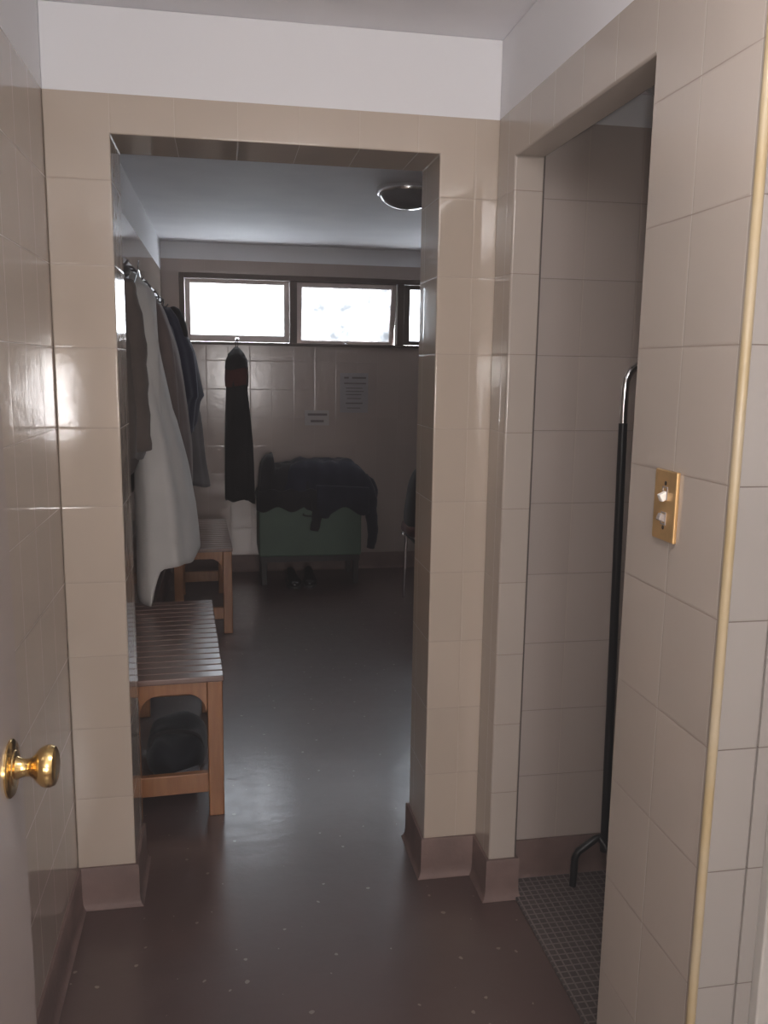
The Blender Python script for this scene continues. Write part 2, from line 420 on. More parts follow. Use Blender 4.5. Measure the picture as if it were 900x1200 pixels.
for z in (.021, -.021):
    bm = bmesh.new(); frame_bm(bm, -.0095, .0065, -.0105, .0105, 0, .0012, .0022)
    for v_ in bm.verts: v_.co = Vector((-.0065-v_.co.y, v_.co.x, v_.co.z+z))
    finish('toggle_surround', bm, M_greyplastic, sw)
for z in (.037, -.036):
    bm = bmesh.new(); add_lathe(bm, [(.0036, 0), (.0036, .0008), (.002, .0014), (.0004, .0014)], Matrix.Translation((-.0062, -.0015, z)) @ Matrix.Rotation(-PI/2, 4, 'Y'), 14)
    finish('screw', bm, M_screw, sw, smooth='auto')

# ------------------------------------------------------------------ benches
def make_bench():
    L, W, H = .945, .322, .49
    t = thing('bench', 'slatted dark wooden bench nearest the doorway, below the hanging coats', 'bench', (0, 0, 0))
    # origin: front (camera side) right corner at floor; extends -x (to the wall) and +y
    n = 16; g = .007; sw_ = (L-(n-1)*g)/n
    for k in range(n):
        y = k*(sw_+g)
        bm = bmesh.new(); add_box(bm, -W, 0, y, y+sw_, H-.020, H)
        finish('slat', bm, M_slat, t, bevel=.004, seg=3)
    def end_frame(y0, y1, nm):
        # apron with curved corner brackets
        bm = bmesh.new()
        xl, xr = -W+.048, -.054
        pts = [(xl, H-.021), (xl, H-.125)]
        for k in range(0, 7):
            a = k/6*PI/2; pts.append((xl+.006+.062*(1-math.cos(a)), H-.125+.062*math.sin(a)))
        pts2 = [(-W-(.0)-x+(-.006), z) for x, z in []]
        rp = []
        for k in range(6, -1, -1):
            a = k/6*PI/2; rp.append((xr-.006-.062*(1-math.cos(a)), H-.125+.062*math.sin(a)))
        pts = pts + rp + [(xr, H-.125), (xr, H-.021)]
        prism(bm, pts, 'y', y0+.012, y1-.012)
        finish('apron', bm, M_frame, t, bevel=.002)
        box('stretcher', -W+.048, -.054, y0+.010, y1-.010, .082, .150, M_frame, t, bevel=.003)
    end_frame(.008, .053, 'front'); end_frame(L-.053, L-.008, 'back')
    for x in (-W+.004, -.054):
        for y in (.008, L-.053):
            bm = bmesh.new()
            add_box(bm, x, x+.050, y, y+.045, 0, H-.0205); finish('leg', bm, M_frame, t, bevel=.004)
    for x in (-W+.014, -.044):
        box('side_rail', x, x+.030, .053, L-.053, H-.085, H-.021, M_frame, t, bevel=.003)
    return t
b1 = make_bench(); b1.location = (-.016, 2.712, 0); b1.rotation_euler = (0, 0, math.radians(3.0))
b2 = copy_tree(b1); b2.location = (.032, 4.72, 0); b2.rotation_euler = (0, 0, math.radians(2.2))
b2['label'] = 'farther slatted wooden bench, standing between the near bench and the window wall'
for o_ in (b1, b2): o_['group'] = 'slatted benches along the left wall'

# ------------------------------------------------------------------ coat rail and hanging clothes
rail = thing('coat_rail', 'wooden hook rail fixed high on the left wall above the benches', 'coat rail', (XL, 3.0, 1.87))
box('rail_board', 0, .020, 0, 2.85, -.045, .045, M_wframe, rail, bevel=.003)
hook_y = [.25, .85, 1.0, 1.5, 2.08, 2.48]
for hy in hook_y:
    bm = bmesh.new()
    pts = bez([(.018, hy, .015), (.045, hy, .012), (.062, hy, -.012), (.058, hy, -.034), (.072, hy, -.042), (.088, hy, -.025)], 5)
    add_tube(bm, pts, .0045, 8)
    finish('hook', bm, M_steel, rail, smooth='auto')

def interp(tab, t):
    if t <= tab[0][0]: return tab[0][1]
    for (a, va), (b_, vb) in zip(tab, tab[1:]):
        if t <= b_: return va+(vb-va)*(t-a)/(b_-a)
    return tab[-1][1]
def garment(name, mat, yc, top, edge, half, hem, parent=None, wall=XL+.030, folds=7, amp=.010, seed=1, nz=34, nr=72, back=None, shift=None, axis='x'):
    """hung cloth: closed cross-sections from the hem up to the hook.
       edge: [(z, x of outer face)], half: [(z, half width along y)], hem: function(theta)->z of the hem"""
    bm = bmesh.new(); rings = []
    e = sorted(edge); hfl = sorted(half); rnd = random.Random(seed)
    ph = [rnd.uniform(0, 6.28) for _ in range(6)]
    for i in range(nz+1):
        s = i/nz; ring = []
        for k in range(nr):
            th = 2*PI*k/nr
            zb = hem(th); z = zb+(top-zb)*s
            xe = interp(e, z); hw = interp(hfl, z)
            low = min(1, (1-s)*1.3+.12)
            wave = amp*low*(math.sin(folds*th+ph[0]+.8*s)+.5*math.sin((folds+4)*th+ph[1]-1.3*s)+.4*math.sin(3*th+ph[2]+2*s))
            cx = (wall+xe)/2; rx = max((xe-wall)/2, .006)
            cc, ss = math.cos(th), math.sin(th)
            sx = math.copysign(abs(cc)**.75, cc); sy = math.copysign(abs(ss)**.8, ss)
            out_ = wave*(1 if cc > -.3 else .15)
            x = cx+(rx+ (out_ if cc > -.3 else 0)*.8)*sx
            y = yc+(interp(shift, z) if shift else 0)+(hw+out_)*sy
            x += .006*low*noise.noise(Vector((x*9, y*9, z*4+seed)))
            x = max(x, wall-.002)
            if axis == 'y': ring.append(bm.verts.new((y, -x, z)))      # hangs on a wall facing -y
            else: ring.append(bm.verts.new((x, y, z)))
        rings.append(ring)
    for i in range(nz):
        for k in range(nr):
            bm.faces.new([rings[i][k], rings[i][(k+1) % nr], rings[i+1][(k+1) % nr], rings[i+1][k]])
    # rounded shut top; the hem gets an inner lip so the bottom is a hollow
    bm.faces.new(rings[-1])
    c = sum((v_.co for v_ in rings[0]), Vector())/nr
    inner = [bm.verts.new(v_.co+(c-v_.co)*.12+Vector((0, 0, .004))) for v_ in rings[0]]
    deep = [bm.verts.new(v_.co+(c-v_.co)*.25+Vector((0, 0, .10))) for v_ in rings[0]]
    for A, B in ((rings[0], inner), (inner, deep)):
        for k in range(nr): bm.faces.new([A[k], B[k], B[(k+1) % nr], A[(k+1) % nr]])
    bm.faces.new(deep)
    return finish(name, bm, mat, parent, smooth=True)
def sleeve(parent, mat, pts, radii, name='sleeve'):
    bm = bmesh.new(); P = bez(pts, 6)
    R_ = []
    for i in range(len(P)):
        t = i/(len(P)-1)*(len(radii)-1); k = min(int(t), len(radii)-2); fr_ = t-k
        a, b_ = radii[k], radii[k+1]
        q = 1+.07*math.sin(i*1.9)
        R_.append(((a[0]+(b_[0]-a[0])*fr_)*q, (a[1]+(b_[1]-a[1])*fr_)*(2-q)))
    add_tube(bm, P, R_, 20)
    return finish(name, bm, mat, parent, smooth=True)

M_brown = cloth('dark_brown_cloth', (.115, .094, .084))
M_white = cloth('white_coat_cloth', (.62, .60, .575), var=.05)
M_taupe = cloth('taupe_cloth', (.16, .125, .115))
M_navy = cloth('navy_cloth', (.034, .036, .058), stripe=((.16, .17, .21), 7.0, .93))
M_grey = cloth('charcoal_grey_cloth', (.13, .12, .12))
M_collar = cloth('black_collar_cloth', (.03, .028, .03))
M_blk = cloth('black_cloth', (.028, .026, .026))
M_red = cloth('dull_red_cloth', (.085, .030, .026))
M_dknavy = cloth('dark_navy_cloth', (.028, .030, .045))
M_dkblk = cloth('near_black_jacket_cloth', (.026, .025, .028))

def neg_side(th, a, b_):
    """b_ on the viewer's side (-y) of the garment, a elsewhere"""
    t = max(0, -math.sin(th)); return a+(b_-a)*min(1, t*1.35)
# dark brown jacket, nearest
t = thing('brown_jacket', 'dark brown jacket hanging nearest the doorway, in front of the white coat', 'jacket', (XL, 3.25, 1.05))
g = garment('jacket_body', M_brown, 3.25, 1.82, [(1.05, -.325), (1.11, -.292), (1.20, -.290), (1.34, -.283), (1.55, -.295), (1.70, -.325), (1.82, -.345)],
            [(1.05, .22), (1.5, .22), (1.72, .18), (1.80, .09), (1.84, .03)], lambda th: 1.055+.10*max(0, min(1, (math.cos(th)+.1)*3))+.008*math.sin(5*th), folds=5, amp=.006, seed=3)
g.parent = t; g.matrix_parent_inverse = Matrix.Translation(-Vector(t.location))
def adopt(o_, t_): o_.parent = t_; o_.matrix_parent_inverse = Matrix.Translation(-Vector(t_.location)); return o_
adopt(sleeve(None, M_brown, [(-.335, 3.16, 1.76), (-.308, 3.11, 1.58), (-.300, 3.10, 1.38), (-.290, 3.12, 1.185)], [(.035, .030), (.046, .040), (.042, .038), (.036, .034)]), t)
adopt(sleeve(None, M_collar, [(-.350, 3.33, 1.800), (-.335, 3.29, 1.808), (-.332, 3.22, 1.808), (-.345, 3.16, 1.79)], [(.008, .012), (.014, .012), (.014, .012), (.008, .012)], 'collar'), t)
# white coat
t = thing('white_coat', 'long white coat hanging on the left wall, hem down to the near bench', 'coat', (XL, 3.85, .51))
def hem_white(th):
    c_ = math.cos(th)                       # -1 at the wall, 1 at the outermost fold
    k = max(0, min(1, (c_+.30)/.30))
    return .507+(.155*k**.7)+.010*k*math.sin(4*th)
g = garment('coat_body', M_white, 3.86, 1.865, [(.50, -.130), (.66, -.134), (.87, -.146), (1.03, -.172), (1.24, -.214), (1.29, -.231), (1.50, -.269), (1.57, -.280), (1.78, -.283), (1.83, -.330), (1.865, -.375)],
            [(.50, .36), (.8, .35), (1.3, .28), (1.6, .25), (1.78, .20), (1.84, .11), (1.87, .03)], hem_white, folds=5, amp=.011, seed=8, nz=46, nr=110)
adopt(g, t)
bm = bmesh.new(); add_tube(bm, [(XL+.065, 3.66, 1.80), (XL+.065, 3.84, 1.872), (XL+.065, 3.88, 1.872), (XL+.065, 4.06, 1.80)], .003, 8)
add_tube(bm, bez([(XL+.065, 3.86, 1.870), (XL+.065, 3.86, 1.90), (XL+.066, 3.875, 1.912), (XL+.066, 3.885, 1.9)], 5), .0025, 8)
adopt(finish('hanger', bm, M_chrome, None, smooth='auto'), t)
adopt(sleeve(None, M_white, [(-.345, 3.70, 1.79), (-.312, 3.66, 1.60), (-.300, 3.64, 1.35), (-.285, 3.63, 1.10)], [(.040, .030), (.050, .040), (.046, .040), (.042, .038)]), t)
# taupe garment
t = thing('taupe_coat', 'grey-brown coat hanging behind the white coat, beside the striped navy jacket', 'coat', (XL, 4.5, .85))
adopt(garment('coat_body', M_taupe, 4.50, 1.845, [(.86, -.166), (1.09, -.170), (1.26, -.187), (1.41, -.204), (1.55, -.226), (1.75, -.287), (1.83, -.335), (1.845, -.36)],
      [(.86, .20), (1.4, .20), (1.7, .17), (1.81, .10), (1.85, .03)], lambda th: .87+.012*math.sin(3*th), folds=6, amp=.008, seed=5), t)
adopt(sleeve(None, M_taupe, [(-.33, 4.36, 1.76), (-.285, 4.30, 1.60), (-.262, 4.29, 1.40), (-.250, 4.30, 1.20)], [(.035, .030), (.046, .040), (.042, .038), (.036, .034)]), t)
# navy striped jacket
t = thing('navy_jacket', 'navy jacket with pale stripes hanging on the left wall near the window', 'jacket', (XL, 5.08, 1.13))
adopt(garment('jacket_body', M_navy, 5.08, 1.80, [(1.14, -.168), (1.285, -.143), (1.31, -.122), (1.45, -.143), (1.555, -.160), (1.65, -.201), (1.74, -.245), (1.80, -.29)],
      [(1.14, .17), (1.5, .18), (1.68, .15), (1.77, .09), (1.81, .03)], lambda th: 1.15+.03*math.sin(2*th)+.02*math.cos(5*th), folds=6, amp=.008, seed=9), t)
adopt(sleeve(None, M_collar, [(-.305, 5.14, 1.785), (-.262, 5.10, 1.775), (-.225, 5.02, 1.70), (-.205, 4.98, 1.64)], [(.018, .02), (.03, .026), (.026, .022), (.012, .012)], 'collar'), t)
# grey trousers-like garment lowest
t = thing('grey_coat', 'charcoal grey coat on the left wall, the hanging garment nearest the window', 'coat', (XL, 5.48, .74))
adopt(garment('coat_body', M_grey, 5.48, 1.82, [(.74, -.098), (.90, -.122), (1.20, -.150), (1.26, -.170), (1.5, -.20), (1.7, -.26), (1.82, -.33)],
      [(.74, .17), (1.3, .15), (1.6, .13), (1.75, .09), (1.82, .03)], lambda th: .752+.012*math.sin(3*th), folds=6, amp=.008, seed=12), t)
# black coat on the far wall, hanging from the window latch
t = thing('black_coat', 'black coat with a dull red neck band hanging from the window latch', 'coat', (.09, BY, .53))
g = garment('coat_body', M_blk, .10, 1.435, [(.52, -6.09), (1.0, -6.10), (1.435, -6.125)], [(.52, .104), (.95, .095), (1.33, .073), (1.44, .076)],
            lambda th: .545-.02*max(0, math.sin(th))+.012*math.sin(4*th), wall=-(BY-.012), folds=5, amp=.006, seed=21, axis='y',
            shift=[(.52, -.004), (.95, -.005), (1.33, -.013), (1.44, -.014)])
adopt(g, t)
g = garment('neck_band', M_red, .087, 1.475, [(1.33, -6.115), (1.475, -6.118)], [(1.33, .077), (1.40, .080), (1.475, .079)], lambda th: 1.345+.01*math.sin(2*th), wall=-(BY-.012), folds=4, amp=.004, seed=22, axis='y')
adopt(g, t)
g = garment('hood', M_blk, .088, 1.615, [(1.45, -6.110), (1.54, -6.115), (1.60, -6.16), (1.615, -6.19)], [(1.45, .080), (1.52, .074), (1.57, .052), (1.60, .028), (1.615, .012)], lambda th: 1.462+.008*math.sin(3*th), wall=-(BY-.012), folds=4, amp=.004, seed=23, axis='y')
adopt(g, t)
bm = bmesh.new(); add_tube(bm, bez([(.088, BY-.045, 1.600), (.082, BY-.048, 1.635), (.09, BY-.055, 1.655), (.10, BY-.048, 1.635), (.092, BY-.045, 1.600)], 5), .003, 8)
adopt(finish('hanging_loop', bm, M_collar, None, smooth='auto'), t)

# ------------------------------------------------------------------ notices on the far wall
M_paper = plain('pale_paper', (.33, .305, .31), .7, var=.04)
M_paper2 = plain('pale_card', (.42, .38, .37), .7, var=.04)
M_ink = plain('faded_print', (.17, .14, .14), .8, var=.05)
def notice(label, cx, z0, w, h, lines, tilt, mat):
    t = thing('notice', label, 'notice', (cx, BY-.0008, z0), group=None)
    bm = bmesh.new()
    nx, nz = 6, 10
    g_ = [[bm.verts.new((-w/2+w*i/nx, -.0015-.004*(j/nz)**3*math.sin(i/nx*PI)-(.004 if j == 0 else 0)*.5, h*j/nz)) for i in range(nx+1)] for j in range(nz+1)]
    for j in range(nz):
        for i in range(nx): bm.faces.new([g_[j][i], g_[j][i+1], g_[j+1][i+1], g_[j+1][i]])
    s_ = finish('sheet', bm, mat, t, smooth=True)
    bm = bmesh.new()
    for (u0, u1, v_, th_) in lines:
        add_box(bm, -w/2+w*u0, -w/2+w*u1, -.0072, -.0066, h*v_-th_/2, h*v_+th_/2)
    finish('print', bm, M_ink, t)
    t.rotation_euler = (0, tilt, 0)
notice('tall pale paper notice of printed lines on the back wall, right of the small card', .925, 1.160, .205, .285,
       [(.14, .30, .88, .012), (.42, .92, .88, .012), (.14, .92, .74, .010), (.2, .8, .62, .006), (.2, .84, .54, .006), (.2, .76, .46, .006), (.25, .75, .36, .006), (.2, .80, .24, .010), (.25, .72, .12, .006)], .0, M_paper)
notice('small landscape card with two printed lines on the back wall', .655, 1.068, .175, .108,
       [(.12, .92, .72, .016), (.24, .78, .28, .016)], .0, M_paper2)

# ------------------------------------------------------------------ green chest, clothes and shoes at the far wall
M_green = plain('dull_green_paint', (.075, .125, .090), .5, var=.12, scale=4, bump=.15)
M_dk = plain('dark_stained_wood', (.022, .018, .017), .5)
ch = thing('chest', 'low green chest on dark feet against the window wall, clothes piled on top', 'chest', (.565, 5.96, 0))
bm = bmesh.new(); add_box(bm, -.350, .350, -.205, .225, .205, .555); finish('body', bm, M_green, ch, bevel=.012, seg=3)
bm = bmesh.new(); add_box(bm, -.358, .358, -.213, .230, .555, .590); finish('lid', bm, M_green, ch, bevel=.008, seg=3)
bm = bmesh.new(); frame_bm(bm, -.340, .340, -.195, .215, .165, .205, .03)
for v_ in bm.verts: v_.co = Vector((v_.co.x, v_.co.z, v_.co.y))
finish('base_frame', bm, M_dk, ch)
for x in (-.335, .295):
    for y in (-.19, .17):
        bm = bmesh.new(); add_box(bm, x, x+.04, y, y+.04, 0, .166); finish('leg', bm, M_dk, ch, bevel=.004)
bm = bmesh.new(); add_tube(bm, bez([(-.05, -.206, .500), (-.05, -.225, .492), (0, -.232, .488), (.05, -.225, .492), (.05, -.206, .500)], 4), .005, 8)
finish('handle', bm, M_black, ch, smooth='auto')

def blob(name, mat, fn, x0, x1, y0, y1, zb, nx=44, ny=22, parent=None, seed=1):
    """a soft heap: fn(u, v)->height above zb, closed underneath"""
    bm = bmesh.new(); T = []; B = []
    for j in range(ny+1):
        rt, rb = [], []
        for i in range(nx+1):
            u, v_ = i/nx, j/ny
            x = x0+(x1-x0)*u; y = y0+(y1-y0)*v_
            e_ = (1-(2*u-1)**6)*(1-(2*v_-1)**4)
            h = fn(u, v_)*max(e_, 0)**.5
            n_ = noise.noise(Vector((x*13, y*13, seed)))*.022+noise.noise(Vector((x*30, y*24, seed+5)))*.008
            xo = noise.noise(Vector((y*12, 3, seed)))*.02*(2*u-1); yo = noise.noise(Vector((x*12, 7, seed)))*.02*(2*v_-1)
            rt.append(bm.verts.new((x+xo, y+yo, zb+max(.003, h+n_*max(e_, 0)**.5)))); rb.append(bm.verts.new((x+xo, y+yo, zb)))
        T.append(rt); B.append(rb)
    for j in range(ny):
        for i in range(nx):
            bm.faces.new([T[j][i], T[j][i+1], T[j+1][i+1], T[j+1][i]]); bm.faces.new([B[j][i], B[j+1][i], B[j+1][i+1], B[j][i+1]])
    for i in range(nx):
        bm.faces.new([T[0][i], B[0][i], B[0][i+1], T[0][i+1]]); bm.faces.new([T[ny][i], T[ny][i+1], B[ny][i+1], B[ny][i]])
    for j in range(ny):
        bm.faces.new([T[j][0], T[j+1][0], B[j+1][0], B[j][0]]); bm.faces.new([T[j][nx], B[j][nx], B[j+1][nx], T[j+1][nx]])
    return finish(name, bm, mat, parent, smooth=True)
# black folded jacket under, filling the front
t = thing('black_jacket', 'near-black jacket heaped on the left part of the green chest', 'jacket', (.40, 5.95, .59))
adopt(blob('jacket_body', M_dkblk, lambda u, v_: .305 if .06 < u < .26 else (.10 if u <= .06 else .235), .205, .66, 5.74, 6.14, .591, seed=2), t)
# overhang at the chest front, draped lower edge
def drape(bmname, mat, t_, pts, y0, thick, seed):
    bm = bmesh.new(); n = len(pts); F_, K_ = [], []
    rows = 10
    for (x, zt_, zb_) in pts:
        F_.append([bm.verts.new((x, y0-thick-.010*math.sin(x*38+seed)*(r/rows)-.012*math.sin(PI*r/rows), zt_+(zb_-zt_)*r/rows)) for r in range(rows+1)])
        K_.append([bm.verts.new((x, y0, zt_+(zb_-zt_)*r/rows)) for r in range(rows+1)])
    for i in range(n-1):
        for r in range(rows):
            bm.faces.new([F_[i][r], F_[i+1][r], F_[i+1][r+1], F_[i][r+1]]); bm.faces.new([K_[i][r], K_[i][r+1], K_[i+1][r+1], K_[i+1][r]])
        bm.faces.new([F_[i][0], K_[i][0], K_[i+1][0], F_[i+1][0]]); bm.faces.new([F_[i][rows], F_[i+1][rows], K_[i+1][rows], K_[i][rows]])
    for i in (0, n-1):
        for r in range(rows): bm.faces.new([F_[i][r], F_[i][r+1], K_[i][r+1], K_[i][r]])
    return adopt(finish(bmname, bm, mat, None, smooth=True), t_)
drape('hanging_front', M_dkblk, t, [(.20+.42*i/20, .665-.01*math.sin(i), .535-.02*math.sin(i*.7)-(.02 if i > 15 else 0)) for i in range(21)], 5.742, .018, 1)
adopt(sleeve(None, M_dkblk, [(.60, 5.80, .64), (.602, 5.727, .615), (.605, 5.718, .50), (.585, 5.716, .39)], [(.03, .04), (.028, .042), (.020, .036), (.018, .030)]), t)
t = thing('navy_jacket', 'dark navy jacket sprawled over the right part of the green chest', 'jacket', (.80, 5.95, .59))
adopt(blob('jacket_body', M_dknavy, lambda u, v_: .272-.02*u if u < .75 else .257-.10*(u-.75)/.25, .37, 1.02, 5.73, 6.15, .592, seed=11), t)
drape('hanging_front', M_dknavy, t, [(.60+.36*i/18, .70-.02*(i/18), .520-.03*math.sin(i*.5)-(.02 if i < 5 else 0)) for i in range(19)], 5.732, .022, 4)
adopt(sleeve(None, M_dknavy, [(.93, 5.86, .72), (.985, 5.83, .66), (.985, 5.80, .52), (1.000, 5.79, .36), (.985, 5.79, .245)], [(.05, .05), (.05, .052), (.042, .046), (.036, .040), (.026, .030)]), t)

M_leather = plain('black_shoe_leather', (.012, .011, .011), .22, var=.1, coat=.5)
M_sole = plain('shoe_sole', (.03, .028, .027), .6)
def make_shoe(label):
    t = thing('shoe', label, 'shoe', (0, 0, 0))
    # heel at +y, toe at -y
    st = [(.0, .030, .075, .0), (.03, .034, .080, 0), (.07, .033, .078, 0), (.11, .035, .066, 0), (.15, .042, .052, .002), (.19, .048, .045, .003), (.23, .046, .042, .003), (.26, .034, .034, 0), (.275, .012, .018, 0)]
    bm = bmesh.new(); rings = []
    for d, w, h, s_ in st:
        ring = []
        for k in range(20):
            a = 2*PI*k/20; c_, s2 = math.cos(a), math.sin(a)
            zz = .018+h/2+h/2*math.copysign(abs(s2)**.7, s2)
            ring.append(bm.verts.new((s_+w*math.copysign(abs(c_)**.85, c_)*(1-.25*max(0, s2)), -d, zz)))
        rings.append(ring)
    for i in range(len(rings)-1):
        for k in range(20): bm.faces.new([rings[i][k], rings[i][(k+1) % 20], rings[i+1][(k+1) % 20], rings[i+1][k]])
    bm.faces.new(rings[0]); bm.faces.new(rings[-1])
    finish('upper', bm, M_leather, t, smooth=True)
    bm = bmesh.new()
    out_ = [(w+.003, -d) for d, w, h, s_ in st]+[(-w-.003, -d) for d, w, h, s_ in st[::-1]]
    prism(bm, out_, 'z', 0, .020); finish('sole', bm, M_sole, t, bevel=.003)
    return t
s1 = make_shoe('black shoe with a shiny toe under the green chest, the left one'); s1.location = (.435, 5.93, 0); s1.rotation_euler = (0, 0, .06); s1['group'] = 'black shoes under the green chest'
s2 = copy_tree(s1); s2.location = (.566, 5.95, 0); s2.rotation_euler = (0, 0, -.05); s2['label'] = 'black shoe with a shiny toe under the green chest, the right one'

# ------------------------------------------------------------------ bag under the near bench
M_bag = cloth('black_bag_cloth', (.020, .022, .028), .7)
M_flap = cloth('grey_bag_panel', (.16, .16, .19), .6)
t = thing('duffel_bag', 'dark slumped bag with a grey flap lying under the near bench', 'bag', (-.19, 3.12, 0))
bm = bmesh.new(); rings = []
for i in range(17):
    s_ = i/16; y = 2.92+.44*s_
    e_ = (1-abs(2*s_-1)**3.5)**.5 if 0 < s_ < 1 else .12
    ring = []
    for k in range(28):
        a = 2*PI*k/28; c_, sn_ = math.cos(a), math.sin(a)
        rx, rz = .108*e_, .070*e_
        x = -.195+rx*math.copysign(abs(c_)**.7, c_); z = .078+rz*math.copysign(abs(sn_)**.8, sn_)+.022*noise.noise(Vector((x*14, y*10, 3)))*(1 if sn_ > 0 else 0)
        ring.append(bm.verts.new((x, y, max(.006, z))))
    rings.append(ring)
for i in range(16):
    for k in range(28): bm.faces.new([rings[i][k], rings[i][(k+1) % 28], rings[i+1][(k+1) % 28], rings[i+1][k]])
bm.faces.new(rings[0]); bm.faces.new(rings[-1])
for v_ in bm.verts: v_.co.z = max(.004, v_.co.z-.004)
adopt(finish('bag_body', bm, M_bag, None, smooth=True), t)
bm = bmesh.new(); prism(bm, [(-.255, .030), (-.160, .040), (-.105, .070), (-.110, .092), (-.190, .070), (-.250, .048)], 'y', 2.902, 2.914)
adopt(finish('flap', bm, M_flap, None, bevel=.002), t)
bm = bmesh.new(); add_tube(bm, bez([(-.285, 3.03, .10), (-.27, 3.04, .150), (-.20, 3.06, .158), (-.12, 3.04, .148), (-.10, 3.03, .10)], 6), (.008), 8)
adopt(finish('strap', bm, M_collar, None, smooth='auto'), t)

# ------------------------------------------------------------------ chair with backpack at the right of the changing room
M_seat = plain('grey_vinyl_seat', (.10, .10, .11), .3, var=.08)
t = thing('chair', 'chrome framed chair with a dark seat carrying a black backpack, right of the doorway view', 'chair', (1.35, 5.15, 0))
bm = bmesh.new(); add_box(bm, -.195, .195, -.21, .21, .428, .455); finish('seat', bm, M_seat, t, bevel=.012, seg=3)
bm = bmesh.new()
add_tube(bm, bez([(-.205, -.22, .425), (-.205, .20, .425), (-.195, .215, .425), (.195, .215, .425), (.205, .20, .425), (.205, -.22, .425)], 4), .011, 12)
add_tube(bm, [(-.205, -.205, .425), (.205, -.205, .425)], .011, 12); finish('seat_frame', bm, M_chrome, t, smooth='auto')
for x in (-.205, .205):
    for y in (-.20, .20):
        bm = bmesh.new(); add_tube(bm, [(x, y, .42), (x*1.04, y*1.06, .0)], .011, 12); finish('leg', bm, M_chrome, t, smooth='auto')
bm = bmesh.new(); add_tube(bm, bez([(.205, -.19, .43), (.225, -.19, .80), (.225, -.17, .84), (.225, .17, .84), (.225, .19, .80), (.205, .19, .43)], 5), .011, 12)
finish('back_frame', bm, M_chrome, t, smooth='auto')
bm = bmesh.new(); add_box(bm, .212, .236, -.175, .175, .60, .82); finish('backrest', bm, M_seat, t, bevel=.01, seg=3)

t = thing('backpack', 'black backpack with dull red base standing on the chrome framed chair', 'backpack', (1.33, 5.15, .455))
def puff(name, mat, x0, x1, y0, y1, z0, z1, par, bev, taper=.0, seed=1):
    bm = bmesh.new(); add_box(bm, x0, x1, y0, y1, z0, z1)
    bmesh.ops.subdivide_edges(bm, edges=bm.edges, cuts=9, use_grid_fill=True)
    cx, cy, cz = (x0+x1)/2, (y0+y1)/2, (z0+z1)/2; hx, hy, hz = (x1-x0)/2, (y1-y0)/2, (z1-z0)/2
    for v_ in bm.verts:
        a, b_, c_ = (v_.co.x-cx)/hx, (v_.co.y-cy)/hy, (v_.co.z-cz)/hz
        n_ = (abs(a)**bev+abs(b_)**bev+abs(c_)**bev)**(1/bev); k = 1/max(n_, 1e-4) if n_ > 0 else 1
        m_ = max(abs(a), abs(b_), abs(c_)); k *= m_
        s_ = 1-taper*(c_+1)/2
        v_.co = Vector((cx+a*k*hx*s_, cy+b_*k*hy*s_, cz+c_*k*hz))
        v_.co += Vector((1, 1, .4))*.010*noise.noise(v_.co*11+Vector((seed, 0, 0)))*(1 if c_ > -.9 else 0)
    return finish(name, bm, mat, par, smooth=True)
# local coordinates about the backpack base
puff('pack_body', M_blk, -.25, .0, -.17, .17, .008, .425, t, 3.2, .35, 4)
puff('pack_base', M_red, -.246, -.004, -.166, .166, .004, .085, t, 4.0, 0, 6)
bm = bmesh.new(); add_tube(bm, bez([(-.125, -.03, .405), (-.125, -.025, .445), (-.125, .025, .445), (-.125, .03, .405)], 5), .007, 8); finish('grab_loop', bm, M_blk, t, smooth='auto')

# ------------------------------------------------------------------ clothes stand in the shower
PY = 2.150
t = thing('clothes_stand', 'black tubular stand with a chrome curved top inside the shower doorway', 'stand', (1.06, PY, .006))
bm = bmesh.new()
add_tube(bm, bez([(1.0455, PY, 1.330), (1.0455, PY, 1.435), (1.052, PY, 1.470), (1.070, PY, 1.492), (1.095, PY, 1.500), (1.20, PY, 1.500), (1.50, PY, 1.500), (1.545, PY, 1.490), (1.560, PY, 1.45), (1.560, PY, 1.33)], 6), .0105, 16)
adopt(finish('top_rail', bm, M_chrome, None, smooth='auto'), t)
for xa, xb in ((1.0455, 1.066), (1.560, 1.545)):
    bm = bmesh.new(); add_tube(bm, [(xa, PY, 1.345), (xb, PY, .105)], .0118, 16); adopt(finish('pole', bm, M_black, None, smooth='auto'), t)
def foot(pts):
    bm = bmesh.new(); add_tube(bm, pts, .0105, 12); adopt(finish('foot', bm, M_black, None, smooth='auto'), t)
foot([(1.066, PY, .150), (1.040, PY, .146), (.985, PY-.004, .112), (.975, PY-.005, .095), (.972, PY-.006, .008)])
foot([(1.050, PY-.004, .148), (1.066, PY-.035, .120), (1.075, PY-.05, .008)])
foot([(1.545, PY, .150), (1.60, PY, .120), (1.625, PY, .008)])
foot([(1.545, PY, .148), (1.53, PY-.04, .120), (1.53, PY-.05, .008)])
bm = bmesh.new(); add_tube(bm, [(1.070, PY-.045, .012), (1.535, PY-.045, .012)], .006, 10); adopt(finish('cross_bar', bm, M_black, None, smooth='auto'), t)

